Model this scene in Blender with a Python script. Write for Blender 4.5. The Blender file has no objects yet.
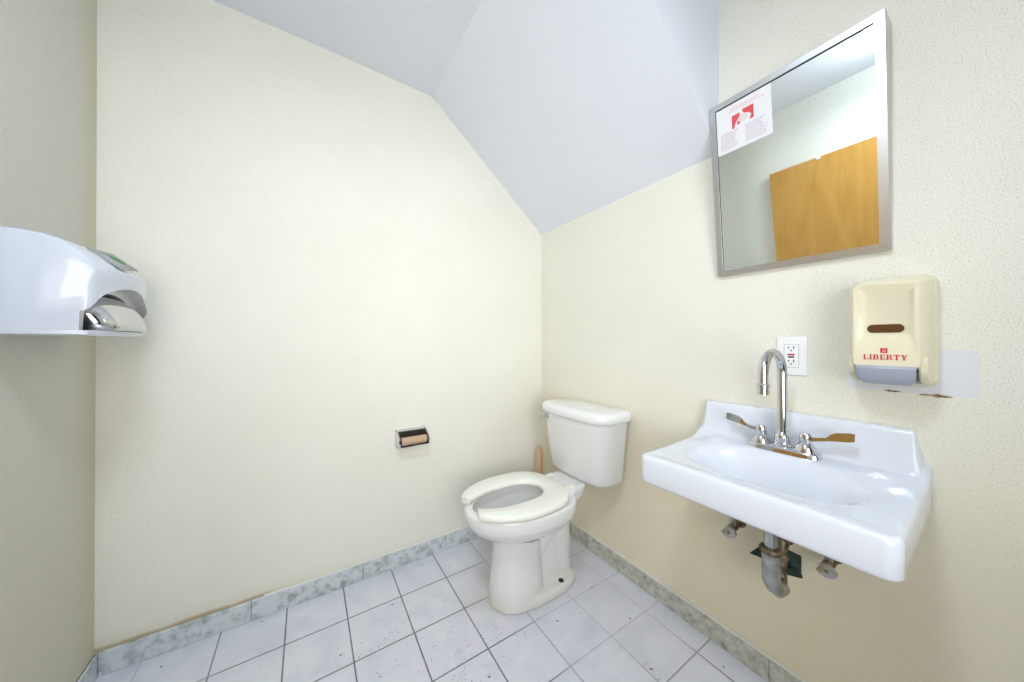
import bpy, bmesh, math, random
from mathutils import Vector, Matrix, Euler
random.seed(7)
SC = bpy.context.scene
COL = SC.collection
PI = math.pi

# ------------------------------------------------------------------ materials
def mat(name, col=(.8, .8, .8), rough=.5, metal=0., coat=0., spec=.5, emit=None, estr=0.):
    m = bpy.data.materials.new(name); m.use_nodes = True
    b = m.node_tree.nodes['Principled BSDF']
    b.inputs['Base Color'].default_value = (*col, 1)
    b.inputs['Roughness'].default_value = rough
    b.inputs['Metallic'].default_value = metal
    b.inputs['Coat Weight'].default_value = coat
    b.inputs['Coat Roughness'].default_value = .05
    b.inputs['Specular IOR Level'].default_value = spec
    if emit:
        b.inputs['Emission Color'].default_value = (*emit, 1)
        b.inputs['Emission Strength'].default_value = estr
    return m

class N:
    """tiny node helper"""
    def __init__(s, m):
        s.t = m.node_tree; s.b = s.t.nodes['Principled BSDF']
        s.tc = s.t.nodes.new('ShaderNodeTexCoord')
    def new(s, k, **kw):
        n = s.t.nodes.new(k)
        for a, v in kw.items(): setattr(n, a, v)
        return n
    def link(s, a, b): s.t.links.new(a, b)
    def val(s, inp, v):
        if hasattr(v, 'is_output'): s.link(v, inp)
        else: inp.default_value = v
    def math(s, op, a, b=None, c=None, clamp=False):
        n = s.new('ShaderNodeMath', operation=op, use_clamp=clamp)
        s.val(n.inputs[0], a)
        if b is not None: s.val(n.inputs[1], b)
        if c is not None: s.val(n.inputs[2], c)
        return n.outputs[0]
    def noise(s, scale, detail=2., rough=.5, vec=None, dist=0.):
        n = s.new('ShaderNodeTexNoise')
        n.inputs['Scale'].default_value = scale; n.inputs['Detail'].default_value = detail
        n.inputs['Roughness'].default_value = rough; n.inputs['Distortion'].default_value = dist
        s.link(vec or s.tc.outputs['Object'], n.inputs['Vector'])
        return n.outputs['Fac']
    def ramp(s, fac, stops, interp='LINEAR'):
        n = s.new('ShaderNodeValToRGB'); n.color_ramp.interpolation = interp
        e = n.color_ramp.elements
        while len(e) < len(stops): e.new(.5)
        for i, (p, c) in enumerate(stops):
            e[i].position = p; e[i].color = (*c, 1) if len(c) == 3 else c
        s.link(fac, n.inputs[0]); return n.outputs[0]
    def mix(s, fac, a, b, blend='MIX'):
        n = s.new('ShaderNodeMix', data_type='RGBA', blend_type=blend)
        s.val(n.inputs['Factor'], fac)
        for k, v in ((6, a), (7, b)):
            if hasattr(v, 'is_output'): s.link(v, n.inputs[k])
            else: n.inputs[k].default_value = (*v, 1)
        return n.outputs[2]
    def xyz(s):
        n = s.new('ShaderNodeSeparateXYZ'); s.link(s.tc.outputs['Object'], n.inputs[0]); return n.outputs
    def bump(s, h, strength=.2, dist=.002):
        n = s.new('ShaderNodeBump'); n.inputs['Strength'].default_value = strength
        n.inputs['Distance'].default_value = dist
        s.link(h, n.inputs['Height']); s.link(n.outputs[0], s.b.inputs['Normal'])
    def smooth(s, v, a, b):
        n = s.new('ShaderNodeMapRange', interpolation_type='SMOOTHSTEP')
        s.link(v, n.inputs[0]); n.inputs[1].default_value = a; n.inputs[2].default_value = b
        return n.outputs[0]
    def color(s, c): s.link(c, s.b.inputs['Base Color'])

G = (1, 1, 1); K0 = (0, 0, 0)
def wall_material(name, which):
    m = mat(name, rough=.62, spec=.25); n = N(m)
    big = n.noise(2.2, 3)
    base = n.ramp(big, [(.3, (.80, .79, .705)), (.7, (.84, .83, .75))])
    sp = n.noise(370, 2, .6)
    speck = n.ramp(sp, [(.57, K0), (.66, G)])
    fine = n.noise(420, 2, .7)
    c = n.mix(n.math('MULTIPLY', speck, .62), base, (.40, .38, .32))
    lite = n.ramp(fine, [(.34, G), (.48, K0)])
    c = n.mix(n.math('MULTIPLY', lite, .22), c, (.62, .60, .52))
    v = n.new('ShaderNodeTexVoronoi'); v.inputs['Scale'].default_value = 3.1
    n.link(n.tc.outputs['Object'], v.inputs['Vector'])
    dot = n.math('LESS_THAN', v.outputs['Distance'], .011)
    c = n.mix(n.math('MULTIPLY', dot, .75), c, (.16, .13, .09))
    x, y, z = n.xyz()
    if which == 'back':      # brown water stain creeping above the baseboard at the left
        wob = n.math('MULTIPLY', n.math('SUBTRACT', n.noise(9, 3), .5), .03)
        zz = n.math('ADD', z, wob)
        f = n.math('MULTIPLY', n.smooth(zz, .094, .080), n.smooth(x, -1.25, -1.42))
        c = n.mix(n.math('MULTIPLY', f, .8), c, (.36, .25, .13))
        f2 = n.math('MULTIPLY', n.smooth(z, .14, .07), n.smooth(x, -.95, -1.5))
        c = n.mix(n.math('MULTIPLY', f2, .35), c, (.62, .52, .32))
    if which == 'left':      # shade painted in towards the corner; yellow stain strip; yellower near the floor
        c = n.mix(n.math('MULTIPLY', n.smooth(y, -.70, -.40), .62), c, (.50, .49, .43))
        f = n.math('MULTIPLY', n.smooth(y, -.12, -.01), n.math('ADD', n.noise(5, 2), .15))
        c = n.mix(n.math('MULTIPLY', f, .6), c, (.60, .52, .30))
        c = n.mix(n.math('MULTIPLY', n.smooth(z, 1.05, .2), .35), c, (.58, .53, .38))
    if which == 'right':     # warm light on the lower wall, put into its colour
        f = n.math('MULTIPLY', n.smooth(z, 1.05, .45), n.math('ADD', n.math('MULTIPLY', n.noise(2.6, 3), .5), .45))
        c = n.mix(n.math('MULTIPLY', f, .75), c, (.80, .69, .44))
    n.color(c)
    n.bump(n.math('ADD', sp, n.math('MULTIPLY', fine, .6)), .35, .0015)
    return m

M = {}
M['wall_back'] = wall_material('wallpaper back', 'back')
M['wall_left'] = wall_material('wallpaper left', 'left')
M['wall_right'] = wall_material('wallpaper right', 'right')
M['wall_front'] = wall_material('wallpaper front', 'front')

m = M['ceiling'] = mat('ceiling paint', (.80, .80, .80), .7, spec=.2); n = N(m)
n.color(n.ramp(n.noise(1.7, 3), [(.3, (.74, .775, .86)), (.7, (.77, .81, .89))])); n.bump(n.noise(60, 3), .08, .001)

TX, TY, TS = -6.4954 * .2, .00456, .2      # tile grid origin and size
m = M['floor'] = mat('ceramic floor tile', rough=.3, spec=.5); n = N(m)
x, y, z = n.xyz()
u = n.math('DIVIDE', n.math('SUBTRACT', x, TX), TS); v = n.math('DIVIDE', n.math('SUBTRACT', y, TY), TS)
def edge(c):
    f = n.math('FRACT', n.math('ADD', c, 50.)); return n.math('MINIMUM', f, n.math('SUBTRACT', 1., f))
e = n.math('MINIMUM', edge(u), edge(v))
wob = n.math('MULTIPLY', n.noise(30, 2), .006)
gr = n.math('SUBTRACT', 1., n.smooth(n.math('ADD', e, wob), .0100, .0190))
cell = n.new('ShaderNodeCombineXYZ')
n.link(n.math('FLOOR', n.math('ADD', u, 50.)), cell.inputs[0]); n.link(n.math('FLOOR', n.math('ADD', v, 50.)), cell.inputs[1])
wn = n.new('ShaderNodeTexWhiteNoise', noise_dimensions='2D'); n.link(cell.outputs[0], wn.inputs['Vector'])
tile = n.ramp(n.noise(9, 5, .6, dist=.6), [(.25, (.60, .62, .70)), (.5, (.69, .705, .78)), (.75, (.75, .765, .83))])
tile = n.mix(n.math('MULTIPLY', wn.outputs['Value'], .12), tile, (.55, .56, .63))
tile = n.mix(n.math('MULTIPLY', n.smooth(n.noise(4.5, 2), .55, .75), .25), tile, (.74, .68, .76))
# grout: dark by the middle of the room, pale near the toilet's wall side
pale = n.math('MULTIPLY', n.smooth(x, -.62, -.42), n.smooth(y, -1.15, -.80))
pale = n.math('MAXIMUM', pale, n.smooth(x, -1.45, -1.6))
gcol = n.mix(n.math('MULTIPLY', n.noise(7, 2), .8), (.10, .095, .105), (.30, .29, .32))
gcol = n.mix(n.math('MULTIPLY', pale, .75), gcol, (.66, .67, .74))
c = n.mix(gr, tile, gcol)
# specks of dirt
vo = n.new('ShaderNodeTexVoronoi'); vo.inputs['Scale'].default_value = 62; n.link(n.tc.outputs['Object'], vo.inputs['Vector'])
patch = n.smooth(n.noise(3.4, 2), .50, .62)
dots = n.math('MULTIPLY', n.math('LESS_THAN', n.math('ADD', vo.outputs['Distance'], n.math('MULTIPLY', n.noise(25, 1), .55)), .40), patch)
c = n.mix(n.math('MULTIPLY', dots, .65), c, (.20, .19, .20))
dx_ = n.math('ADD', x, .80); dy_ = n.math('ADD', y, .60)
rd = n.math('SQRT', n.math('ADD', n.math('MULTIPLY', dx_, dx_), n.math('MULTIPLY', dy_, dy_)))
vo3 = n.new('ShaderNodeTexVoronoi'); vo3.inputs['Scale'].default_value = 95; n.link(n.tc.outputs['Object'], vo3.inputs['Vector'])
m3 = n.math('MULTIPLY', n.math('LESS_THAN', n.math('ADD', vo3.outputs['Distance'], n.math('MULTIPLY', n.noise(18, 2), .75)), .50), n.smooth(rd, .42, .22))
c = n.mix(n.math('MULTIPLY', m3, .7), c, (.22, .21, .21))
vo2 = n.new('ShaderNodeTexVoronoi'); vo2.inputs['Scale'].default_value = 11; n.link(n.tc.outputs['Object'], vo2.inputs['Vector'])
c = n.mix(n.math('MULTIPLY', n.math('LESS_THAN', vo2.outputs['Distance'], .045), .85), c, (.07, .065, .06))
# yellowish grime round the toilet foot
gx = n.math('ADD', x, .45); gy = n.math('ADD', y, .40)
rr = n.math('SQRT', n.math('ADD', n.math('MULTIPLY', gx, gx), n.math('MULTIPLY', n.math('MULTIPLY', gy, gy), 2.2)))
c = n.mix(n.math('MULTIPLY', n.smooth(rr, .30, .12), n.math('MULTIPLY', n.noise(11, 3), .7)), c, (.50, .44, .30))
n.color(c); n.bump(n.math('SUBTRACT', 1., gr), .4, .0015)
n.val(n.b.inputs['Roughness'], n.math('ADD', n.math('MULTIPLY', gr, .4), .30))

m = M['marble'] = mat('grey green marbled baseboard tile', rough=.3); n = N(m)
a = n.noise(30, 5, .62, dist=.35)
c = n.ramp(a, [(.30, (.28, .33, .33)), (.42, (.45, .50, .51)), (.52, (.60, .64, .67)), (.75, (.68, .71, .75))])
n.color(c)
m = M['marble_warm'] = mat('marbled baseboard tile on the right wall', rough=.3); n = N(m)
a = n.noise(32, 5, .65, dist=.35)
n.color(n.ramp(a, [(.30, (.22, .23, .18)), (.42, (.44, .44, .36)), (.56, (.56, .56, .50)), (.75, (.68, .68, .64))]))
M['caulk'] = mat('caulk', (.74, .73, .68), .6)
M['caulk_dirty'] = mat('dirty joint', (.16, .15, .14), .8)
M['ceramic'] = mat('white vitreous china', (.82, .83, .84), .12, coat=.6)
M['ceramic_sink'] = mat('white enamel', (.74, .775, .855), .12, coat=.6)
M['ceramic_toilet'] = mat('toilet china', (.76, .765, .76), .14, coat=.6)
m = M['ceramic_bowl'] = mat('toilet bowl china', rough=.14, coat=.6); n = N(m)
x, y, z = n.xyz()
n.color(n.mix(n.math('MULTIPLY', n.smooth(z, .10, .0), n.math('MULTIPLY', n.noise(14, 3), .6)), (.76, .765, .76), (.56, .48, .33)))
M['seat'] = mat('seat plastic', (.84, .85, .78), .28)
M['chrome'] = mat('chrome', (.64, .64, .67), .06, 1.)
M['chrome_soft'] = mat('worn chrome', (.58, .58, .58), .22, 1.)
M['dark'] = mat('dark hollow', (.02, .02, .02), .7)
M['brown_dark'] = mat('dark soap window', (.10, .045, .02), .12, coat=.5)
M['dark_metal'] = mat('dark inner chrome', (.12, .10, .085), .35, .8)
M['frame'] = mat('brushed stainless frame', (.60, .60, .61), .36, 1.)
M['mirror'] = mat('mirror silver', (.93, .96, .95), .005, 1.)
M['dispenser'] = mat('cream dispenser plastic', (.78, .73, .55), .3, coat=.2)
M['dispenser_in'] = mat('cream dispenser recess', (.62, .58, .43), .4)
M['push'] = mat('grey push bar', (.36, .39, .47), .38)
M['red'] = mat('red print', (.62, .02, .06), .5)
M['white_plastic'] = mat('white plastic', (.86, .87, .90), .3)
M['black'] = mat('black plastic', (.02, .02, .025), .4)
M['red_button'] = mat('red button', (.6, .02, .03), .4)
M['dryer'] = mat('dryer enamel', (.62, .66, .76), .2, coat=.5)
M['label_grey'] = mat('grey label', (.36, .39, .39), .4)
M['green'] = mat('green print', (.02, .24, .07), .5)
M['paper'] = mat('white paper', (.80, .80, .84), .7)
M['print_grey'] = mat('grey print', (.55, .52, .58), .8)
M['print_red'] = mat('faded red print', (.70, .08, .09), .7)
M['paint_white'] = mat('white patch paint', (.74, .75, .80), .55)
m = M['torn'] = mat('torn brown backing', rough=.9); n = N(m)
n.color(n.ramp(n.noise(60, 3), [(.35, (.20, .12, .06)), (.65, (.50, .38, .22))]))
m = M['cast'] = mat('weathered trap metal', rough=.36, metal=.85); n = N(m)
n.color(n.ramp(n.noise(38, 4, .6), [(.3, (.26, .26, .25)), (.7, (.56, .57, .57))])); n.bump(n.noise(90, 3), .15, .001)
m = M['brass_dark'] = mat('tarnished brass', rough=.45, metal=.85); n = N(m)
n.color(n.ramp(n.noise(45, 3), [(.35, (.10, .075, .05)), (.7, (.34, .28, .19))]))
m = M['corroded'] = mat('dark green corroded metal', rough=.45, metal=.3); n = N(m)
n.color(n.ramp(n.noise(34, 4), [(.35, (.010, .022, .018)), (.7, (.03, .075, .058))]))
m = M['door_wood'] = mat('birch door veneer', rough=.35, coat=.2); n = N(m)
mp = n.new('ShaderNodeMapping'); mp.inputs['Scale'].default_value = (1, 3.0, .55); n.link(n.tc.outputs['Object'], mp.inputs[0])
g = n.noise(3.5, 5, .6, vec=mp.outputs[0], dist=1.2)
n.color(n.ramp(g, [(.3, (.46, .225, .035)), (.5, (.52, .27, .05)), (.7, (.57, .31, .07))]))
m = M['stick_wood'] = mat('light wood', rough=.5); n = N(m)
mp = n.new('ShaderNodeMapping'); mp.inputs['Scale'].default_value = (20, 20, 2); n.link(n.tc.outputs['Object'], mp.inputs[0])
n.color(n.ramp(n.noise(4, 3, vec=mp.outputs[0]), [(.3, (.50, .30, .14)), (.7, (.70, .48, .26))]))
m = M['roller'] = mat('tan roller', (.52, .36, .24), .5)
M['light'] = mat('lamp diffuser', (.9, .9, .9), .5, emit=(.74, .87, 1.), estr=14.)

# ------------------------------------------------------------------ mesh helpers
def link(name, bm, m, parent=None, smooth=True, angle=35):
    me = bpy.data.meshes.new(name)
    bmesh.ops.recalc_face_normals(bm, faces=bm.faces)
    bm.to_mesh(me); bm.free()
    ms = m if isinstance(m, (list, tuple)) else [m]
    for q in ms: me.materials.append(q)
    if smooth:
        me.polygons.foreach_set('use_smooth', [True] * len(me.polygons))
        me.set_sharp_from_angle(angle=math.radians(angle))
    o = bpy.data.objects.new(name, me); COL.objects.link(o)
    if parent is not None:
        o.parent = parent
        o.matrix_parent_inverse = Matrix.Translation(parent.location).inverted()
    return o

def tag(o, label, cat, group=None):
    o['label'] = label; o['category'] = cat
    if group: o['group'] = group
    return o
def thing(name, label, cat, loc, group=None):
    o = bpy.data.objects.new(name, None); COL.objects.link(o); o.location = loc
    o.empty_display_size = .05
    return tag(o, label, cat, group)
def struct(name, bm, m, **k):
    o = link(name, bm, m, **k); o['kind'] = 'structure'; return o

def box(bm, x0, x1, y0, y1, z0, z1, bev=0, seg=2):
    t = bmesh.new()
    bmesh.ops.create_cube(t, size=1)
    for v in t.verts:
        v.co = Vector((x0 + (v.co.x + .5) * (x1 - x0), y0 + (v.co.y + .5) * (y1 - y0), z0 + (v.co.z + .5) * (z1 - z0)))
    if bev: bmesh.ops.bevel(t, geom=t.edges[:], offset=bev, segments=seg, profile=.5, affect='EDGES')
    merge(bm, t); return bm
def merge(bm, t):
    me = bpy.data.meshes.new('t'); t.to_mesh(me); t.free(); bm.from_mesh(me); bpy.data.meshes.remove(me)
def loft(bm, rings, cap=True, close=True):
    vs = [[bm.verts.new(p) for p in r] for r in rings]
    n_ = len(rings[0])
    for a, b in zip(vs, vs[1:]):
        for i in range(n_ if close else n_ - 1):
            j = (i + 1) % n_
            bm.faces.new((a[i], a[j], b[j], b[i]))
    if cap: bm.faces.new(vs[0][::-1]); bm.faces.new(vs[-1])
    return bm
def tube(bm, pts, r, seg=16, cap=True):
    pts = [Vector(p) for p in pts]
    rs = r if isinstance(r, (list, tuple)) else [r] * len(pts)
    rings = []; nrm = None
    for i, p in enumerate(pts):
        d = (pts[min(i + 1, len(pts) - 1)] - pts[max(i - 1, 0)]).normalized()
        if nrm is None:
            nrm = d.orthogonal().normalized()
        nrm = (nrm - d * nrm.dot(d)).normalized(); b = d.cross(nrm)
        rings.append([p + (nrm * math.cos(t) + b * math.sin(t)) * rs[i] for t in [2 * PI * k / seg for k in range(seg)]])
    return loft(bm, rings, cap)
def lathe(bm, c, prof, axis='Z', seg=28):
    """prof: (radius, height) list"""
    c = Vector(c)
    q = {'Z': Matrix.Identity(3), 'X': Euler((0, PI / 2, 0)).to_matrix(), '-X': Euler((0, -PI / 2, 0)).to_matrix(), 'Y': Euler((-PI / 2, 0, 0)).to_matrix()}[axis] if isinstance(axis, str) \
        else Vector(axis).to_track_quat('Z', 'Y').to_matrix()
    rings = [[c + q @ Vector((r * math.cos(2 * PI * k / seg), r * math.sin(2 * PI * k / seg), h)) for k in range(seg)] for r, h in prof]
    return loft(bm, rings)
def prism(bm, poly, d):
    """extrude planar polygon (3-D points) by vector d"""
    d = Vector(d); return loft(bm, [[Vector(p) for p in poly], [Vector(p) + d for p in poly]])
def bake(o, mods):
    """apply modifiers to a plain mesh without operators"""
    for k, kw in mods:
        md = o.modifiers.new(k, k)
        for a, v in kw.items(): setattr(md, a, v)
    dg = bpy.context.evaluated_depsgraph_get(); dg.update()
    me = bpy.data.meshes.new_from_object(o.evaluated_get(dg), depsgraph=dg)
    o.modifiers.clear(); old = o.data; nm = old.name; o.data = me; bpy.data.meshes.remove(old); me.name = nm
    me.polygons.foreach_set('use_smooth', [True] * len(me.polygons))
    return o
def sstep(a, b, x):
    t = max(0., min(1., (x - a) / (b - a))); return t * t * (3 - 2 * t)

# ------------------------------------------------------------------ room shell
XL, YF, ZC = -1.804, -2.35, 2.33
KX, KZ, SY = -.70, 2.318, -1.025          # crease of the sloped ceiling, its end
SZ = 1.743
T = .06
bm = bmesh.new(); box(bm, XL - T, T, YF - T, T, -T, 0); struct('floor', bm, M['floor'], smooth=False)
bm = bmesh.new(); box(bm, XL - T, T, 0, T, 0, ZC + T); struct('wall_back', bm, M['wall_back'], smooth=False)
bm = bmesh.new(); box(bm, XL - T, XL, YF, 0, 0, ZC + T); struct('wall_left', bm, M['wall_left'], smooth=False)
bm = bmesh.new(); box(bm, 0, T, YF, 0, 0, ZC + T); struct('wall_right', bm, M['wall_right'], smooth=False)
bm = bmesh.new()
OX0, OX1, OZ = -.98, -.20, 2.03  # unseen doorway and dark space behind, added for dark reflections in the chrome
box(bm, XL - T, OX0, YF - T, YF, 0, ZC + T); box(bm, OX1, T, YF - T, YF, 0, ZC + T); box(bm, OX0, OX1, YF - T, YF, OZ, ZC + T)
struct('wall_front', bm, M['wall_front'], smooth=False)
M['dark_backdrop'] = mat('added dark backdrop', (.10, .085, .07), .8)
bm = bmesh.new()
box(bm, OX0 - .3, OX1 + .3, YF - 1.3, YF - 1.24, 0, 2.3); box(bm, OX0 - .36, OX0 - .3, YF - 1.3, YF - T, 0, 2.3); box(bm, OX1 + .3, OX1 + .36, YF - 1.3, YF - T, 0, 2.3)
box(bm, OX0 - .36, OX1 + .36, YF - 1.3, YF - T, 2.3, 2.36); box(bm, OX0 - .36, OX1 + .36, YF - 1.3, YF - T, -T, 0)
struct('wall_added_backdrop', bm, M['dark_backdrop'], smooth=False)
bm = bmesh.new()
box(bm, XL, 0, YF, 0, ZC, ZC + T)
prism(bm, [(0, SY, SZ), (KX, SY, KZ), (XL, SY, ZC + .016), (XL, SY, ZC + .03), (0, SY, ZC + .03)], (0, -SY, 0))
struct('ceiling', bm, M['ceiling'], smooth=False)

# baseboards: tiles with thin joints, pale caulk on top
BH, BT = .077, .010
def baseboard(name, ax, cuts, m, side):
    bm = bmesh.new()
    for a, b in zip(cuts, cuts[1:]):
        a_, b_ = a + .0006, b - .0006
        if ax == 'x': box(bm, a_, b_, -BT, 0, 0, BH, .002, 1)
        else:
            x0, x1 = (-BT, 0) if side == 'right' else (XL, XL + BT)
            box(bm, x0, x1, a_, b_, 0, BH, .002, 1)
    for f in bm.faces: f.material_index = 0
    k = len(bm.faces)
    if ax == 'x':
        box(bm, cuts[0], cuts[-1], -BT + .003, 0, 0, BH - .002); k2 = len(bm.faces)
        box(bm, cuts[0] + (.42 if name == 'baseboard_back' else 0), cuts[-1], -BT + .001, 0, BH - .003, BH + .006, .002, 1)
    else:
        x0, x1 = (-BT + .003, 0) if side == 'right' else (XL, XL + BT - .003)
        box(bm, x0, x1, cuts[0], cuts[-1], 0, BH - .002); k2 = len(bm.faces)
        x0, x1 = (-BT + .001, 0) if side == 'right' else (XL, XL + BT - .005)
        box(bm, x0, x1, cuts[0], cuts[-1], BH - .003, BH + (.006 if side == 'right' else .0), .0, 1)
    bm.faces.ensure_lookup_table()
    for i in range(k, k2): bm.faces[i].material_index = 1
    for i in range(k2, len(bm.faces)): bm.faces[i].material_index = 2
    struct(name, bm, [m, M['caulk_dirty'], M['caulk']], smooth=False)
baseboard('baseboard_back', 'x', [XL + BT, -1.412, -1.02, -.63, -.24, 0 - BT], M['marble'], 'back')
baseboard('baseboard_right', 'y', [-2.34, -1.95, -1.56, -1.170, -.782, -.39, 0], M['marble_warm'], 'right')
baseboard('baseboard_left', 'y', [YF, -1.8, -1.2, -.6, 0], M['marble'], 'left')

# ------------------------------------------------------------------ door leaf standing against the left wall (seen in the mirror)
DX = XL + .015
dr = bpy.data.objects.new('door_1', None); COL.objects.link(dr); dr.location = (DX + .02, -1.04, 0); dr['kind'] = 'structure'
bm = bmesh.new(); box(bm, DX, DX + .038, -1.45, -.655, .01, 1.93, .002, 1); link('door_leaf', bm, M['door_wood'], dr, smooth=False)
bm = bmesh.new(); lathe(bm, (DX + .038, -.915, 1.927), [(.012, 0), (.013, .003), (.010, .006), (.0, .007)], 'X', 20); link('door_bumper', bm, M['white_plastic'], dr)
for zz in (.25, 1.0, 1.7):
    bm = bmesh.new(); tube(bm, [(DX + .02, -1.456, zz - .045), (DX + .02, -1.456, zz + .045)], .006, 10); link('hinge', bm, M['chrome_soft'], dr)
bm = bmesh.new(); lathe(bm, (DX + .038, -.725, .96), [(.030, 0), (.030, .006), (.011, .010), (.011, .035), (.024, .045), (.027, .058), (.018, .068), (.0, .07)], 'X', 24); link('door_knob', bm, M['chrome_soft'], dr)

# ------------------------------------------------------------------ toilet
CY = -.445
toilet = thing('toilet', 'white floor-standing toilet with an open-front seat in the corner beside the washbasin', 'toilet', (-.36, CY, 0))
def egg(s0, s1, hw, z, n_=48, back=2.6, front=2.0, split=.42):
    """closed outline; s = distance from the right wall, widest part nearer the back"""
    sm = s0 + (s1 - s0) * split; pts = []
    for k in range(n_):
        t = 2 * PI * k / n_; c, s = math.cos(t), math.sin(t)
        if c >= 0: ex, L = front, s1 - sm
        else: ex, L = back, sm - s0
        px = math.copysign(abs(c) ** (2 / ex), c) * L; py = math.copysign(abs(s) ** (2 / ex), s) * hw
        pts.append(Vector((-(sm + px), CY + py, z)))
    return pts
bm = bmesh.new()
# rim and bowl underside
loft(bm, [egg(.26, .65, .145, .300), egg(.24, .685, .168, .328), egg(.225, .703, .182, .352), egg(.22, .711, .186, .378), egg(.22, .711, .185, .400), egg(.225, .705, .180, .406)])
t = bmesh.new(); loft(t, [egg(.37, .606, .104, .0, split=.5, back=2.3), egg(.37, .604, .100, .04, split=.5, back=2.3), egg(.37, .594, .085, .16, split=.5, back=2.3), egg(.37, .588, .080, .25, split=.5, back=2.3), egg(.35, .600, .092, .300, split=.5), egg(.29, .655, .140, .345, split=.5)]); merge(bm, t)
# shoulder from the bowl up to the tank platform
t = bmesh.new(); loft(t, [egg(.225, .44, .060, .20, back=4, front=2.5), egg(.205, .50, .072, .28, back=4), egg(.175, .50, .082, .345, back=4), egg(.150, .50, .094, .375, back=5), egg(.142, .48, .100, .410, back=5), egg(.142, .44, .098, .424, back=5)]); merge(bm, t)
# trapway behind the column
t = bmesh.new(); loft(t, [egg(.215, .46, .070, .0, back=5), egg(.215, .46, .064, .06, back=5), egg(.215, .46, .058, .14, back=5), egg(.212, .46, .060, .24, back=5), egg(.205, .46, .068, .30, back=5)]); merge(bm, t)
t = bmesh.new()
tube(t, [(-.46, CY, .10), (-.41, CY, .17), (-.36, CY, .235), (-.32, CY, .27), (-.28, CY, .25), (-.265, CY, .18), (-.265, CY, .09), (-.265, CY, .0)], [.05, .060, .068, .073, .073, .068, .064, .064], 20); merge(bm, t)
# foot
t = bmesh.new(); loft(t, [egg(.193, .606, .114, .0, back=3.2, front=2.0, split=.52), egg(.193, .606, .114, .030, back=3.2, front=2.0, split=.52), egg(.203, .60, .107, .038, back=3.2, front=2.0, split=.52)]); merge(bm, t)
bowl = link('bowl', bm, M['ceramic_bowl'], toilet)
bake(bowl, [('REMESH', dict(mode='VOXEL', voxel_size=.0055))])
cut = bmesh.new()
ic = [(.33, .675, .128, .46), (.33, .675, .128, .406), (.325, .68, .134, .385), (.325, .68, .135, .36), (.335, .65, .122, .33), (.35, .61, .10, .29), (.37, .56, .075, .25), (.39, .50, .05, .215), (.41, .46, .025, .20)]
loft(cut, [egg(a, b, w, z, split=.45) for a, b, w, z in ic])
for sy in (-1, 1): lathe(cut, (-.305, CY + sy * .084, .006), [(.009, 0), (.009, .08)], 'Z', 16)
cutter = link('cutter', cut, M['dark'])
bake(bowl, [('BOOLEAN', dict(object=cutter, operation='DIFFERENCE', solver='EXACT'))])
bpy.data.objects.remove(cutter)
bake(bowl, [('REMESH', dict(mode='VOXEL', voxel_size=.0042)), ('SMOOTH', dict(factor=.5, iterations=7))])
bm = bmesh.new(); lathe(bm, (-.305, CY - .084, .012), [(.0115, 0), (.0115, .0275)], 'Z', 20); link('bolt_hole', bm, M['dark'], toilet)['label'] = 'dark open bolt hole in the foot'
bm = bmesh.new(); bmesh.ops.create_circle(bm, cap_ends=True, radius=1, segments=32)
for v_ in bm.verts: v_.co = Vector((-(.455 + v_.co.x * .10), CY + v_.co.y * .062, .248))
M['water'] = mat('water', (.72, .76, .76), .03, coat=.5)
link('water', bm, M['water'], toilet)
# seat: open-front ring
def seat_pt(t, k, z):
    c, s = math.cos(t), math.sin(t)
    so, si = (.262, .350), (.719, .700)
    sm = .475
    s0, s1, hw = [(so[0], si[0], .189), (so[1], si[1], .090)][k]
    ex = (2.0 if k else 2.1) if c >= 0 else (2.8 if k == 0 else 2.2)
    L = (s1 - sm) if c >= 0 else (sm - s0)
    return Vector((-(sm + math.copysign(abs(c) ** (2 / ex), c) * L), CY + .008 + math.copysign(abs(s) ** (2 / ex), s) * hw, z))
bm = bmesh.new(); rings = []
n_ = 90; gap = .43
zb, zt = .410, .433
for k in range(n_ + 1):
    t = gap + (2 * PI - 2 * gap) * k / n_
    # keep the prong tips inside the ring
    o_, i_ = seat_pt(t, 0, 0), seat_pt(t * 1.0 if True else t, 1, 0)
    if k in (0, n_): f0, f1 = .04, .96
    else: f0, f1 = 0, 1
    o2 = i_.lerp(o_, f1); i2 = i_.lerp(o_, f0)
    w = (o2 - i2)
    def P(f, z): return Vector((i2.x + w.x * f, i2.y + w.y * f, z))
    e_ = .10
    rings.append([P(0, zb + .004), P(0, zt - .007), P(e_ * .4, zt - .003), P(e_, zt), P(1 - e_, zt), P(1 - e_ * .4, zt - .003), P(1, zt - .008), P(1, zb + .004), P(1 - e_ * .5, zb), P(e_ * .5, zb)])
loft(bm, rings); link('seat', bm, M['seat'], toilet, angle=50)
for sy in (-1, 1):
    bm = bmesh.new(); lathe(bm, (-.232, CY + sy * .075, .410), [(.016, 0), (.017, .010), (.014, .017), (.0, .019)], 'Z', 20)
    box(bm, -.29, -.23, CY + sy * .075 - .011, CY + sy * .075 + .011, .412, .426, .004)
    link('seat_hinge', bm, M['seat'], toilet)
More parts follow.
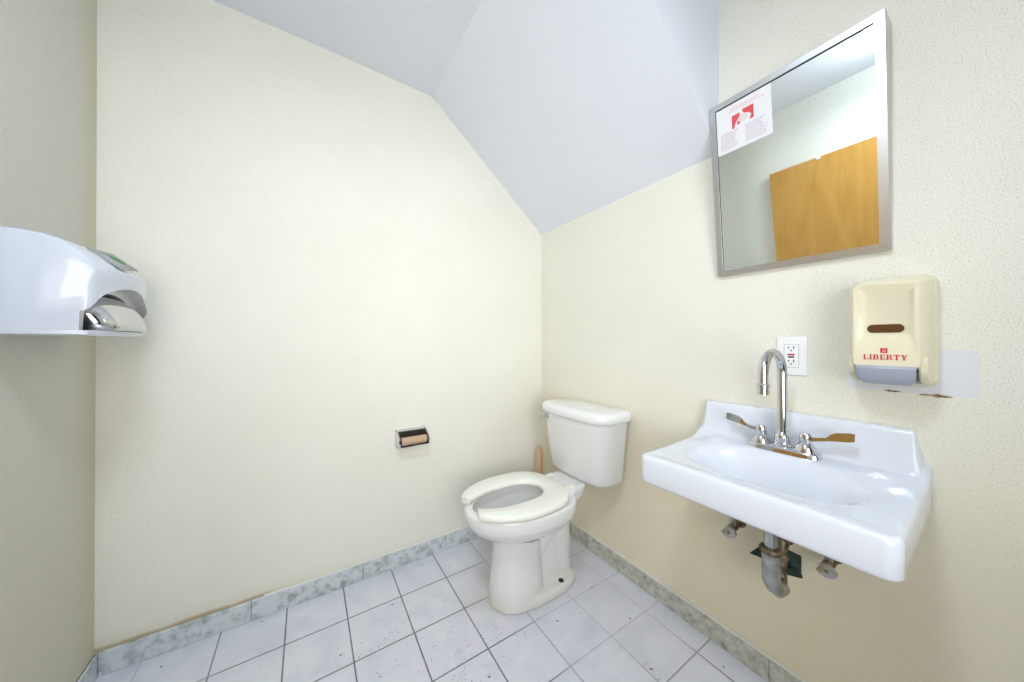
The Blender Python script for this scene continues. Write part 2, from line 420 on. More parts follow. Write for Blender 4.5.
# tank
def rrect(s0, s1, hw, z, r0, bow=0., n_=10, yc=CY - .004, r1=None):
    """rounded rectangle outline, front side bowed outward; s0 = wall side"""
    pts = []; r1 = r1 or r0
    cs = [(s1 - r1, hw - r1, 0, r1), (s0 + r0 * .4, hw - r0 * .4, 1, r0 * .4), (s0 + r0 * .4, -hw + r0 * .4, 2, r0 * .4), (s1 - r1, -hw + r1, 3, r1)]
    for (cs_, cw, q, r) in cs:
        for k in range(n_ + 1):
            a = PI / 2 * (1 - k / n_) if False else None
            ang = {0: k / n_ * PI / 2, 1: PI / 2 + k / n_ * PI / 2, 2: PI + k / n_ * PI / 2, 3: 1.5 * PI + k / n_ * PI / 2}[q]
            s = cs_ + math.cos(ang) * r; w = cw + math.sin(ang) * r
            pts.append((s, w))
    # front edge subdivision for the bow
    for k in range(1, 12):
        w = -hw + r1 + (2 * hw - 2 * r1) * k / 12
        pts.append((s1, w))
    out = []
    for s, w in pts:
        fr = max(0, (s - s0) / (s1 - s0))
        out.append(Vector((-(s + bow * fr * (1 - (w / hw) ** 2)), yc + w, z)))
    return out
bm = bmesh.new()
loft(bm, [rrect(.03, .135, .160, .423, .05, .012), rrect(.022, .155, .180, .430, .06, .015), rrect(.02, .163, .189, .445, .065, .018), rrect(.018, .175, .200, .56, .065, .022), rrect(.016, .186, .212, .70, .065, .024), rrect(.016, .188, .213, .722, .065, .024)])
link('tank', bm, M['ceramic_toilet'], toilet, angle=50)
bm = bmesh.new()
loft(bm, [rrect(.012, .186, .216, .714, .06, .024), rrect(.008, .195, .223, .717, .065, .025), rrect(.006, .199, .228, .726, .068, .026), rrect(.006, .199, .228, .744, .068, .026), rrect(.008, .194, .223, .755, .064, .025), rrect(.016, .182, .210, .762, .06, .024), rrect(.03, .165, .194, .765, .05, .022)])
link('tank_lid', bm, M['ceramic'], toilet, angle=50)
bm = bmesh.new()
yl = CY + .140
lathe(bm, (-.196, yl, .697), [(.013, 0), (.014, .006), (.010, .010), (.009, .018), (.0, .019)], '-X', 18)
tube(bm, [(-.212, yl, .697), (-.216, yl + .012, .696), (-.216, yl + .028, .692), (-.214, yl + .042, .688)], [.006, .0065, .008, .0085], 12)
link('flush_lever', bm, M['chrome'], toilet)['label'] = 'chrome flush lever at the left of the tank'
# wooden handle standing in the corner behind the toilet
bm = bmesh.new(); tube(bm, [(-.105, -.115, .0), (-.094, -.10, .25), (-.084, -.088, .447), (-.0838, -.0878, .452)], [.018, .018, .018, .015], 14)
tag(link('wooden_stick', bm, M['stick_wood']), 'plain light wooden handle standing in the corner behind the toilet', 'stick')

# ------------------------------------------------------------------ washbasin
YA, YB = -1.483, -.974; YM = (YA + YB) / 2; SD = .390
sink = thing('washbasin', 'white wall-hung washbasin with a raised splashback under the mirror', 'sink', (-.19, YM, .66))
def top_z(s, y):
    w = abs(y - YM); hw = (YB - YA) / 2
    zc = .735 + .022 * (1 - sstep(.10, .19, s))
    zs = .734 + .007 * (1 - sstep(.10, .30, s)) + .046 * (1 - sstep(-.02, .125, s)) ** 1.3
    z = zc + (zs - zc) * sstep(.165, .235, w)
    # soft fall from the rim towards the bowl
    z -= .004 * sstep(.015, .05, SD - s) * sstep(.015, .06, hw - w) * sstep(.15, .2, s)
    cx, a, b = .222, .108, .190
    q = (abs((s - cx) / a) ** 2.3 + abs(w / b) ** 2.3) ** (1 / 2.3)
    z -= .108 * (1 - sstep(.32, 1.03, q))
    # splashback with steep ends
    d_ = hw - w
    e = sstep(.010, .026, d_) * .75 + .25 * sstep(.0, .024, d_)
    sp = 1 - sstep(.028, .050, s)
    z = z + (.862 - z) * sp * e
    d = min(SD - s, hw - w); R = .012
    if d < R: z -= R - math.sqrt(max(0, R * R - (R - d) ** 2))
    return z
NX, NY = 150, 170
bm = bmesh.new(); hw = (YB - YA) / 2
def plan(i, j):
    """rounded front corners"""
    a = i / NX; s = SD * (a if a < .9 else a)
    s = SD * (1 - (1 - a) ** 1.0); y = YA + (YB - YA) * (j / NY)
    # densify at the edges
    y = YM + hw * math.sin((j / NY - .5) * PI) * .35 + hw * (2 * j / NY - 1) * .65
    s = SD * (.75 * a + .25 * math.sin(a * PI / 2)) if a > 0 else 0
    R = .024; w = y - YM
    ss, ww = s, abs(w)
    # pull points beyond the corner arc onto it
    ds, dw = ss - (SD - R), ww - (hw - R)
    if ds > 0 and dw > 0:
        m_ = max(ds, dw); l = math.hypot(ds, dw); k = m_ / l
        ss2, ww2 = SD - R + ds * k, hw - R + dw * k
        dist = R - math.hypot(ss2 - SD + R, ww2 - hw + R)
        return ss2, YM + math.copysign(ww2, w), dist
    return ss, y, min(SD - s, hw - abs(w))
grid = []
for i in range(NX + 1):
    row = []
    for j in range(NY + 1):
        s, y, d = plan(i, j)
        z = top_z(s, y)
        R = .012; dd = min(SD - s, hw - abs(y - YM))
        if d < R and abs(d - dd) > 1e-6:
            if dd < R: z += R - math.sqrt(max(0, R * R - (R - dd) ** 2))
            z -= R - math.sqrt(max(0, R * R - (R - max(d, 0)) ** 2))
        row.append(bm.verts.new((-s, y, z)))
    grid.append(row)
for i in range(NX):
    for j in range(NY): bm.faces.new((grid[i][j], grid[i + 1][j], grid[i + 1][j + 1], grid[i][j + 1]))
per = [grid[i][0] for i in range(NX + 1)] + [grid[NX][j] for j in range(1, NY + 1)] + [grid[i][NY] for i in range(NX - 1, -1, -1)] + [grid[0][j] for j in range(NY - 1, 0, -1)]
prev = per
for dz_, inset in ((.664, 0.), (.657, .003), (.653, .009)):
    ring = []
    for v_ in per:
        k = (v_.co.y - YM); x_ = v_.co.x; edge_f = 1 - inset / hw
        zz = dz_ + (.010 * sstep(-.25, 0., x_))
        ring.append(bm.verts.new((x_ * (1 - inset / SD), YM + k * edge_f, min(zz, v_.co.z - .01))))
    m_ = len(per)
    for q in range(m_):
        r_ = (q + 1) % m_
        bm.faces.new((prev[q], prev[r_], ring[r_], ring[q]))
    prev = ring
bm.faces.new(prev)
o = link('basin', bm, M['ceramic_sink'], sink, angle=60)
# underside of the bowl
bm = bmesh.new(); lathe(bm, (-.215, YM, .0), [(.02, .612), (.07, .616), (.10, .63), (.12, .66)], 'Z', 32); link('bowl_underside', bm, M['ceramic_sink'], sink)
bm = bmesh.new(); lathe(bm, (-.222, YM, .6285), [(.022, 0), (.022, .004), (.015, .005), (.0, .0045)], 'Z', 24); link('drain', bm, M['chrome'], sink)

# faucet
FX, FY, FZ = -.080, -1.227, .757
fa = thing('faucet', 'chrome gooseneck faucet with two wing-blade handles on the washbasin', 'faucet', (FX, FY, FZ))
bm = bmesh.new()
ring = lambda hx, hy, z: [Vector((FX + hx * (math.copysign(abs(math.cos(t)) ** .45, math.cos(t))), FY + hy * (math.copysign(abs(math.sin(t)) ** .7, math.sin(t))), z)) for t in [2 * PI * k / 56 for k in range(56)]]
loft(bm, [ring(.027, .082, FZ - .006), ring(.027, .082, FZ + .008), ring(.024, .079, FZ + .014), ring(.018, .072, FZ + .017)])
link('base_plate', bm, M['chrome'], fa, angle=45)
bm = bmesh.new()
lathe(bm, (FX, FY, FZ + .014), [(.022, 0), (.022, .006), (.018, .010), (.017, .020), (.019, .024), (.019, .030), (.014, .038), (.0115, .042)], 'Z', 28)
ZR = .982; RR = .060; phi = math.radians(2)
pts = [(FX, FY, FZ + .05), (FX, FY, .88), (FX, FY, ZR - .02)] + [(FX - RR + RR * math.cos(a), FY + (RR - RR * math.cos(a)) * math.sin(phi), ZR + RR * math.sin(a)) for a in [PI * k / 18 for k in range(0, 19)]] + [(FX - 2 * RR, FY + 2 * RR * math.sin(phi), .956)]
tube(bm, pts, .0118, 20); link('spout', bm, M['chrome'], fa)
bm = bmesh.new(); lathe(bm, (pts[-1][0], pts[-1][1], .930), [(.011, 0), (.0138, .001), (.0138, .014), (.0125, .015), (.0125, .018), (.015, .019), (.015, .027), (.012, .030)], 'Z', 24); link('aerator', bm, M['chrome'], fa)
for sg in (1, -1):
    hy_ = FY + sg * .0508
    bm = bmesh.new(); lathe(bm, (FX, hy_, FZ + .014), [(.024, 0), (.024, .004), (.020, .014), (.015, .022), (.013, .024), (.013, .027), (.0135, .028), (.0135, .046), (.011, .050), (.0, .051)], 'Z', 24)
    hnd = link('handle', bm, M['chrome'], fa)
    bm = bmesh.new()
    # arm then broad paddle, rising outward
    L0 = [(.010, .038, .005, .005), (.028, .041, .0045, .0035), (.042, .046, .0045, .003), (.050, .052, .0085, .0028), (.058, .056, .0105, .0025), (.084, .061, .0115, .0022), (.094, .0625, .0095, .002)]
    if sg < 0: L0 = [(a * 1.0, b * .95 + .002, c_, d_) for a, b, c_, d_ in L0]
    rings = []
    for a, b, hh, th in L0:
        yy = hy_ + sg * a; zz = FZ + .012 + b
        tilt = 1.74
        rings.append([Vector((FX - th * cx_ + hh * cz_ * math.cos(tilt) * -1 * 1.0, yy, zz + hh * cz_ * math.sin(tilt))) for cx_, cz_ in ((1, -1), (1, 1), (-1, 1), (-1, -1))])
    loft(bm, rings)
    link('blade', bm, M['chrome'], hnd, angle=30).matrix_parent_inverse = Matrix.Identity(4)
    for ch in hnd.children: ch.matrix_parent_inverse = (Matrix.Translation(fa.location) @ hnd.matrix_parent_inverse).inverted() if False else Matrix.Identity(4)

# drain trap under the washbasin
tr = thing('drain_trap', 'grey metal drain trap hanging under the middle of the washbasin', 'pipe', (-.13, -1.235, .33))
px, py = -.156, -1.224
bm = bmesh.new(); tube(bm, [(px, py, .625), (px, py, .50)], .0155, 20); link('tailpiece', bm, M['chrome_soft'], tr)
bm = bmesh.new(); lathe(bm, (px, py, .492), [(.020, -.004), (.024, 0), (.0265, .004), (.0265, .010), (.024, .014), (.020, .016), (.016, .017)], 'Z', 24); link('slip_nut', bm, M['brass_dark'], tr)
bm = bmesh.new()
pts = [(px, py, .50), (px, py, .465), (px, py, .435), (px + .003, py, .415), (px + .013, py - .003, .397), (px + .028, py - .008, .386), (px + .044, py - .012, .388)]
tube(bm, pts, [.0205, .0205, .0205, .021, .0215, .021, .019], 22)
lathe(bm, (px + .030, py - .006, .362), [(.008, 0), (.010, .002), (.010, .008), (.008, .012)], 'Z', 6)
link('trap_bend', bm, M['cast'], tr)
bm = bmesh.new(); tube(bm, [(px + .042, py - .010, .388), (px + .060, py - .004, .398), (px + .070, py, .42), (px + .070, py, .475), (px + .078, py, .492), (px + .10, py, .50), (px + .145, py, .50)], [.014, .014, .014, .016, .017, .016, .015], 18)
lathe(bm, (px + .070, py, .448), [(.018, 0), (.021, .004), (.021, .014), (.018, .018)], 'Z', 6)
lathe(bm, (px + .090, py, .500), [(.018, 0), (.022, .004), (.022, .018), (.018, .022)], 'X', 6)
link('trap_arm', bm, M['brass_dark'], tr, angle=30)
# corroded escutcheon flare slipped off the wall, tilted behind the trap
bm = bmesh.new()
prism(bm, [(-.112, -1.156, 0.436), (-.100, -1.174, 0.460), (-.090, -1.209, 0.478), (-.090, -1.209, 0.428)], (.008, 0, -.004))
prism(bm, [(-.112, -1.199, 0.470), (-.070, -1.209, 0.472), (-.048, -1.260, 0.458), (-.052, -1.261, 0.402), (-.105, -1.216, 0.416)], (.010, .004, 0))
prism(bm, [(-.120, -1.206, 0.442), (-.105, -1.216, 0.412), (-.052, -1.264, 0.400), (-.060, -1.256, 0.422)], (.014, .004, .002))
bmesh.ops.bevel(bm, geom=bm.edges[:], offset=.0015, segments=1, affect='EDGES')
link('wall_flange', bm, M['corroded'], tr, smooth=False)['label'] = 'dark green corroded flange behind the trap'

# shut-off valves
def valve(y, label, vz):
    vx = -.058
    t_ = thing('shutoff_valve', label, 'valve', (vx, y, vz), 'shut-off valves under the washbasin')
    bm = bmesh.new(); lathe(bm, (0, y, vz), [(.018, .001), (.017, -.004), (.010, -.008), (.008, -.010), (.008, -.040)][::-1], 'X', 24)
    lathe(bm, (-.036, y, vz), [(.012, 0), (.0125, -.004), (.0125, -.034), (.009, -.038), (.006, -.040), (.006, -.05)][::-1], 'X', 18)
    link('valve_body', bm, M['brass_dark'], t_)
    bm = bmesh.new(); tube(bm, [(-.056, y, vz), (-.056, y, vz + .022), (-.056, y, vz + .036)], [.009, .009, .007], 14)
    tube(bm, [(-.056, y, vz + .03), (-.056, y, .56), (-.075, y * .6 + FY * .4, .66)], .005, 12); link('supply_tube', bm, M['chrome_soft'], t_)
    bm = bmesh.new(); ax = Vector((-.85, -.32, .12)) if y > -1.2 else Vector((-.9, -.15, .12))
    rings = []; q = ax.to_track_quat('Z', 'Y').to_matrix(); c_ = Vector((-.090, y - .004, vz))
    for rr_, h in ((.010, 0), (.016, .001), (.0185, .004), (.0185, .009), (.016, .012), (.006, .0125)):
        ring_ = []
        for k in range(48):
            a = 2 * PI * k / 48; r2 = rr_ * (1 + (.025 * math.cos(8 * a) if rr_ > .015 else 0))
            ring_.append(c_ + q @ Vector((r2 * 1.12 * math.cos(a), r2 * .9 * math.sin(a), h)))
        rings.append(ring_)
    loft(bm, rings); hd = link('valve_handle', bm, M['chrome_soft'], t_, angle=40)
    bm = bmesh.new(); lathe(bm, c_ + ax.normalized() * .0125, [(.0045, 0), (.004, .002), (.0, .003)], tuple(ax), 14)
    s_ = link('screw', bm, M['brass_dark']); s_.parent = hd; s_.matrix_parent_inverse = Matrix.Identity(4)
    return t_
valve(-1.088, 'shut-off valve with round chrome handle, on the toilet side of the drain trap', .462)
valve(-1.318, 'shut-off valve with round chrome handle, under the soap dispenser end of the washbasin', .476)

# ------------------------------------------------------------------ mirror
MA, MB = Vector((-.016, 0, 1.300)), Vector((-.075, 0, 1.868))
MY0, MY1 = -1.4235, -1.027
me_ = (MB - MA).normalized(); mn = Vector((-me_.z, 0, me_.x)).normalized()
MH = (MB - MA).length
def mp_(h, y, d=0):
    p = MA + me_ * h + mn * d; return Vector((p.x, y, p.z))
mir = thing('mirror', 'tilted stainless-framed mirror above the washbasin', 'mirror', (-.04, (MY0 + MY1) / 2, 1.30))
def slab(bm, h0, h1, y0, y1, d0, d1, bev=0):
    t = bmesh.new()
    c8 = [mp_(h, y, d) for d in (d0, d1) for h, y in ((h0, y0), (h0, y1), (h1, y1), (h1, y0))]
    loft(t, [c8[:4], c8[4:]])
    if bev: bmesh.ops.bevel(t, geom=t.edges[:], offset=bev, segments=2, profile=.5, affect='EDGES')
    merge(bm, t)
FW = .019
bm = bmesh.new()
def frame_piece(bm, corners_out, corners_in):
    """mitred bar between two outer and two inner corners"""
    (h0, y0), (h1, y1) = corners_out; (k0, w0), (k1, w1) = corners_in
    t = bmesh.new()
    A = [mp_(h0, y0, -.004), mp_(h0, y0, 0), mp_(k0, w0, 0), mp_(k0, w0, -.004)]
    B = [mp_(h1, y1, -.004), mp_(h1, y1, 0), mp_(k1, w1, 0), mp_(k1, w1, -.004)]
    loft(t, [A, B]); bmesh.ops.bevel(t, geom=t.edges[:], offset=.0008, segments=1, affect='EDGES'); merge(bm, t)
O = [(0, MY0), (0, MY1), (MH, MY1), (MH, MY0)]; I = [(FW, MY0 + FW), (FW, MY1 - FW), (MH - FW, MY1 - FW), (MH - FW, MY0 + FW)]
for a in range(4):
    b = (a + 1) % 4; frame_piece(bm, (O[a], O[b]), (I[a], I[b]))
link('frame', bm, M['frame'], mir, smooth=False)
# tapered box behind the glass, carrying the tilt
bm = bmesh.new()
a0, a1 = mp_(.0, 0, -.003), mp_(MH, 0, -.003)
prism(bm, [(-.001, MY0, 1.302), (a0.x, MY0, a0.z), (a1.x, MY0, a1.z), (-.001, MY0, 1.872)], (0, MY1 - MY0, 0))
link('tilt_housing', bm, M['frame'], mir, smooth=False)
bm = bmesh.new(); slab(bm, FW - .002, MH - FW + .002, MY0 + FW - .002, MY1 - FW + .002, -.0031, -.0022); link('mirror_glass', bm, M['mirror'], mir, smooth=False)
bm = bmesh.new()
slab(bm, MH - FW - .003, MH - FW + .0005, MY0 + FW + .001, MY1 - FW, -.0024, -.0004)
slab(bm, FW, MH - FW, MY1 - FW - .0015, MY1 - FW + .0005, -.0024, -.0008)
link('glass_gasket', bm, M['dark'], mir, smooth=False)

# notice taped to the mirror
NH0, NH1 = MH - FW - .150, MH - FW - .004
NY1, NY0 = MY1 - FW - .002, MY1 - FW - .153
NT, NR, NB, NL = NH1, NY0, NH0, NY1
no = thing('paper_notice', 'printed hand-washing paper notice with red pictures taped to the mirror\'s top left corner', 'notice', mp_(NB, (NY0 + NY1) / 2, 0))
bm = bmesh.new(); slab(bm, NB, NT, NR, NL, -.0018, -.0012); link('sheet', bm, M['paper'], no, smooth=False)
def npt(u, v, d=-.0009): # u 0..1 left to right as read, v 0..1 top to bottom
    return mp_(NT - (NT - NB) * v, NL - (NL - NR) * u, d)
bm = bmesh.new()
def strip(bm, u0, u1, v0, v1): bm.faces.new([bm.verts.new(npt(a, b)) for a, b in ((u0, v0), (u1, v0), (u1, v1), (u0, v1))])
rnd = random.Random(3)
v_ = .56
while v_ < .93:
    for u0, u1 in ((.07, .44), (.54, .93)):
        u = u0; ue = u1 - rnd.random() * .10
        while u < ue:
            w = .02 + rnd.random() * .05; strip(bm, u, min(u + w, ue), v_, v_ + .014); u += w + .012
    v_ += .030
link('text_lines', bm, M['print_grey'], no, smooth=False)
bm = bmesh.new()
for va, ua, ub in ((.10, .28, .80), (.145, .20, .88)):
    u = ua
    while u < ub:
        w = .015 + rnd.random() * .03; strip(bm, u, u + w, va, va + .018); u += w + .010
link('heading', bm, mat('faint red print', (.72, .42, .45), .8), no, smooth=False)
bm = bmesh.new()
def poly(bm, pts, d=-.0009): bm.faces.new([bm.verts.new(npt(a, b, d)) for a, b in pts])
poly(bm, [(.30, .26), (.46, .26), (.44, .34), (.40, .40), (.36, .46), (.34, .54), (.30, .54)])
poly(bm, [(.50, .22), (.70, .22), (.70, .50), (.62, .50), (.66, .40), (.60, .34), (.54, .32), (.50, .27)])
poly(bm, [(.40, .44), (.46, .42), (.44, .50), (.40, .50)])
link('red_picture', bm, M['print_red'], no, smooth=False)
bm = bmesh.new()
poly(bm, [(.45, .33), (.50, .30), (.56, .34), (.60, .40), (.56, .47), (.46, .47), (.42, .40)], -.0008)
link('hand_picture', bm, mat('pale print', (.74, .66, .68), .8), no, smooth=False)

# ------------------------------------------------------------------ soap dispenser
DY0, DY1, DZ0, DZ1 = -1.496, -1.354, .964, 1.232
DYM = (DY0 + DY1) / 2
so = thing('soap_dispenser', 'cream wall soap dispenser with grey push bar and red lettering over the washbasin', 'dispenser', (-.05, DYM, DZ0))
def drect(hw_, z0, z1, x, r=.016, n_=6):
    pts = []
    for cy, cz, a0 in ((hw_ - r, z1 - r, 0), (-hw_ + r, z1 - r, PI / 2), (-hw_ + r, z0 + r, PI), (hw_ - r, z0 + r, 1.5 * PI)):
        for k in range(n_ + 1):
            a = a0 + PI / 2 * k / n_; pts.append(Vector((x, DYM + cy + r * math.cos(a), cz + r * math.sin(a))))
    return pts
bm = bmesh.new()
loft(bm, [drect(.069, .968, 1.226, .0005, .018), drect(.069, .968, 1.226, -.030, .018), drect(.066, .974, 1.223, -.040, .018)])
link('back_plate', bm, M['dispenser'], so, angle=40)
bm = bmesh.new()
# body: sides taper forward, top slopes; lower front is notched for the push bar
loft(bm, [drect(.065, 1.010, 1.225, -.020, .018), drect(.064, 1.010, 1.226, -.05, .02), drect(.060, 1.010, 1.222, -.085, .02), drect(.0545, 1.010, 1.215, -.103, .016), drect(.050, 1.013, 1.209, -.110, .012)])
cover = link('cover', bm, M['dispenser'], so, angle=45)
# cheeks either side of the push bar
for sg in (-1, 1):
    t = bmesh.new(); yy = DYM + sg * .0475
    prism(t, [(-.024, yy, 1.04), (-.100, yy, 1.04), (-.104, yy, 1.012), (-.094, yy, .992), (-.066, yy, .976), (-.024, yy, .972)], (0, sg * .013, 0))
    bmesh.ops.bevel(t, geom=t.edges[:], offset=.003, segments=2, affect='EDGES'); link('side_cheek', t, M['dispenser'], so)
# hollowed panel with the window: scoop cut into the cover
cb = bmesh.new()
def scoop(x, hw_, z0, z1, r): return drect(hw_, z0, z1, x, r)
loft(cb, [scoop(-.130, .058, 1.030, 1.225, .012), scoop(-.1101, .043, 1.060, 1.202, .012), scoop(-.1015, .036, 1.084, 1.192, .010)])
cutter = link('cutter', cb, M['dispenser_in'])
bake(cover, [('BOOLEAN', dict(object=cutter, operation='DIFFERENCE', solver='EXACT'))]); bpy.data.objects.remove(cutter)
cover.data.set_sharp_from_angle(angle=math.radians(45))
bm = bmesh.new(); 
def pill(x, hw_, hz, zc, n_=12): return [Vector((x, DYM + (hw_ - hz) * (1 if math.cos(a) >= 0 else -1) + hz * math.cos(a), zc + hz * math.sin(a))) for a in [2 * PI * (k + .5) / (2 * n_) for k in range(2 * n_)]]
loft(bm, [pill(-.096, .0285, .0098, 1.1025), pill(-.1025, .0285, .0098, 1.1025)]); link('level_window', bm, M['brown_dark'], so, angle=40)
bm = bmesh.new(); box(bm, -.105, -.03, DYM - .046, DYM + .046, 1.004, 1.0195); link('bar_gap', bm, M['dark'], so, smooth=False)
bm = bmesh.new()
PB = lambda hw0, x, z: None
rings = []
for z, x_, hw_ in ((1.016, -.112, .0455), (1.010, -.115, .0455), (.995, -.112, .0445), (.982, -.104, .042), (.974, -.094, .038), (.971, -.082, .034)):
    rings.append([Vector((x_, DYM - hw_, z)), Vector((x_ - .003, DYM - hw_ + .006, z)), Vector((x_ - .004, DYM, z)), Vector((x_ - .003, DYM + hw_ - .006, z)), Vector((x_, DYM + hw_, z)), Vector((-.04, DYM + hw_, z)), Vector((-.04, DYM - hw_, z))])
loft(bm, rings); link('push_bar', bm, M['push'], so, angle=35)['label'] = 'grey push bar'
# lettering: LIBERTY in bold serif strokes
def glyph_strokes(ch):
    th, tn = .26, .10   # thick and thin stroke
    S = []
    def R(x0, y0, x1, y1): S.append([(x0, y0), (x1, y0), (x1, y1), (x0, y1)])
    def stem(x): R(x, 0, x + th, 1); R(x - .09, 0, x + th + .09, tn); R(x - .09, 1 - tn, x + th + .09, 1)
    def bowl(x, y0, y1, rx):
        cy, ry = (y0 + y1) / 2, (y1 - y0) / 2; n_ = 8
        for k in range(n_):
            a, b = -PI / 2 + PI * k / n_, -PI / 2 + PI * (k + 1) / n_
            S.append([(x + rx * math.cos(a), cy + ry * math.sin(a)), (x + rx * math.cos(b), cy + ry * math.sin(b)), (x + (rx - .24) * math.cos(b), cy + (ry - tn) * math.sin(b)), (x + (rx - .24) * math.cos(a), cy + (ry - tn) * math.sin(a))])
        R(.2, y0, x, y0 + tn); R(.2, y1 - tn, x, y1)
    if ch == 'I': stem(.09); w = .44
    if ch == 'L': stem(.09); R(.2, 0, .86, tn); S.append([(.86, 0), (.86, .34), (.78, .34), (.70, .1), (.70, 0)]); w = .86
    if ch == 'B': stem(.09); bowl(.50, .5 - .05, 1, .40); bowl(.52, 0, .55, .45); w = .97
    if ch == 'R': stem(.09); bowl(.50, .46, 1, .40); S.append([(.46, .5), (.70, .5), (1.02, 0), (.74, 0)]); w = 1.02
    if ch == 'E': stem(.09); R(.2, 0, .84, tn); R(.2, 1 - tn, .82, 1); R(.2, .45, .62, .55); S.append([(.84, 0), (.84, .32), (.77, .32), (.68, 0)]); S.append([(.82, 1), (.82, .70), (.75, .70), (.66, 1)]); R(.58, .34, .64, .66); w = .84
    if ch == 'T': R(.32, 0, .58, 1); R(.2, 0, .70, tn); R(0, 1 - tn, .90, 1); S.append([(0, 1), (0, .66), (.07, .66), (.17, 1)]); S.append([(.90, 1), (.90, .66), (.83, .66), (.73, 1)]); w = .90
    if ch == 'Y': R(.36, 0, .62, .48); R(.24, 0, .74, tn); S.append([(.05, 1), (.35, 1), (.62, .45), (.36, .42)]); S.append([(.78, 1), (.92, 1), (.62, .42), (.50, .46)]); R(0, 1 - tn, .42, 1); R(.68, 1 - tn, 1.0, 1); w = 1.0
    return S, w
bm = bmesh.new(); LS = []; xx = 0
for ch in 'LIBERTY':
    S, w = glyph_strokes(ch)
    for p in S: LS.append([(a + xx, b) for a, b in p])
    xx += w + .16
tot = xx - .16; LW, LH, LZ = .067, .0120, 1.0300
for q, p in enumerate(LS):
    bm.faces.new([bm.verts.new((-.1107 - .00001 * (q % 7), DYM + LW / 2 - a / tot * LW, LZ + b * LH)) for a, b in p])
link('lettering', bm, M['red'], so, smooth=False)['label'] = 'red word LIBERTY'
bm = bmesh.new(); ez = 1.0460; es = .0110
bm.faces.new([bm.verts.new((-.1107, DYM + a * es / 2 + .001, ez + b * es)) for a, b in ((-1, 0), (1, 0), (1, 1), (-1, 1))])
link('emblem', bm, M['red'], so, smooth=False)
bm = bmesh.new()
for a0, b0, a1, b1 in ((-.5, .58, .3, .68), (-.5, .58, -.35, .85), (.15, .30, .3, .68), (-.3, .22, .45, .32), (-.6, .22, -.45, .5)):
    bm.faces.new([bm.verts.new((-.1110, DYM + a * es / 2 + .001, ez + b * es)) for a, b in ((a0, b0), (a1, b0), (a1, b1), (a0, b1))])
link('emblem_lines', bm, M['dispenser'], so, smooth=False)

# painted patch and torn wallpaper behind the dispenser
wp = thing('paint_patch', 'white painted rectangular patch on the wall behind the soap dispenser', 'wall patch', (-.001, -1.45, .95))
bm = bmesh.new()
def rpoly(y0, y1, z0, z1, r, x):
    pts = []
    for cy, cz, a0 in ((y1 - r, z1 - r, 0), (y0 + r, z1 - r, PI / 2), (y0 + r, z0 + r, PI), (y1 - r, z0 + r, 1.5 * PI)):
        for k in range(6):
            a = a0 + PI / 2 * k / 5; pts.append(Vector((x, cy + r * math.cos(a), cz + r * math.sin(a))))
    return pts
pl = rpoly(-1.546, -1.345, .948, 1.054, .010, 0)
prism(bm, pl, (-.0012, 0, 0)); link('paint', bm, M['paint_white'], wp, smooth=False)
rnd = random.Random(11)
for y0, y1, z0, h in ((-1.436, -1.408, .9485, .004), (-1.512, -1.462, .9455, .005)):
    up, dn = [], []; bm = bmesh.new()
    for k in range(13):
        y = y0 + (y1 - y0) * k / 12; e_ = math.sin(PI * k / 12) ** .5
        up.append(Vector((-.0014, y, z0 + h * (.4 + .6 * rnd.random()) * e_))); dn.append(Vector((-.0014, y, z0 - h * (.2 + .6 * rnd.random()) * e_)))
    bm.faces.new([bm.verts.new(p) for p in up + dn[::-1]])
    link('torn_edge', bm, M['torn'], wp, smooth=False)['label'] = 'brown torn wallpaper edge'

# ------------------------------------------------------------------ electrical outlet
oy, oz = -1.2265, 1.0295
ou = thing('electrical_outlet', 'white electrical outlet with red and black buttons behind the faucet', 'outlet', (-.003, oy, oz))
bm = bmesh.new(); box(bm, -.006, -.0005, oy - .0355, oy + .0355, oz - .0575, oz + .0575, .0025); link('cover_plate', bm, M['white_plastic'], ou)
bm = bmesh.new(); box(bm, -.0085, -.004, oy - .0165, oy + .0165, oz - .0335, oz + .0335, .001); rc = link('receptacle', bm, M['white_plastic'], ou, smooth=False)
bm = bmesh.new(); box(bm, -.0065, -.005, oy - .0175, oy + .0175, oz - .0345, oz + .0345); link('socket_gap', bm, M['label_grey'], ou, smooth=False)
for zz in (oz + .022, oz - .018):
    for a, h in ((-.006, .0075), (.006, .0060)):
        bm = bmesh.new(); box(bm, -.0088, -.007, oy + a - .0013, oy + a + .0013, zz - h / 2 + .003, zz + h / 2 + .003); link('slot', bm, M['black'], ou, smooth=False)
    bm = bmesh.new(); lathe(bm, (-.0088, oy, zz - .006), [(.0022, 0), (.0022, .002)], 'X', 12); link('slot', bm, M['black'], ou, smooth=False)
bm = bmesh.new(); box(bm, -.0100, -.007, oy - .0085, oy + .0085, oz + .002, oz + .0065, .0006, 1); link('button', bm, M['red_button'], ou, smooth=False)['label'] = 'red button'
bm = bmesh.new(); box(bm, -.0100, -.007, oy - .0070, oy + .0070, oz - .0055, oz - .001, .0006, 1); link('button', bm, M['black'], ou, smooth=False)['label'] = 'black button'
for sg in (-1, 1):
    bm = bmesh.new(); lathe(bm, (-.0068, oy, oz + sg * .0475), [(.0, 0), (.0030, .0004), (.0032, .002)], 'X', 14); link('screw', bm, M['white_plastic'], ou)

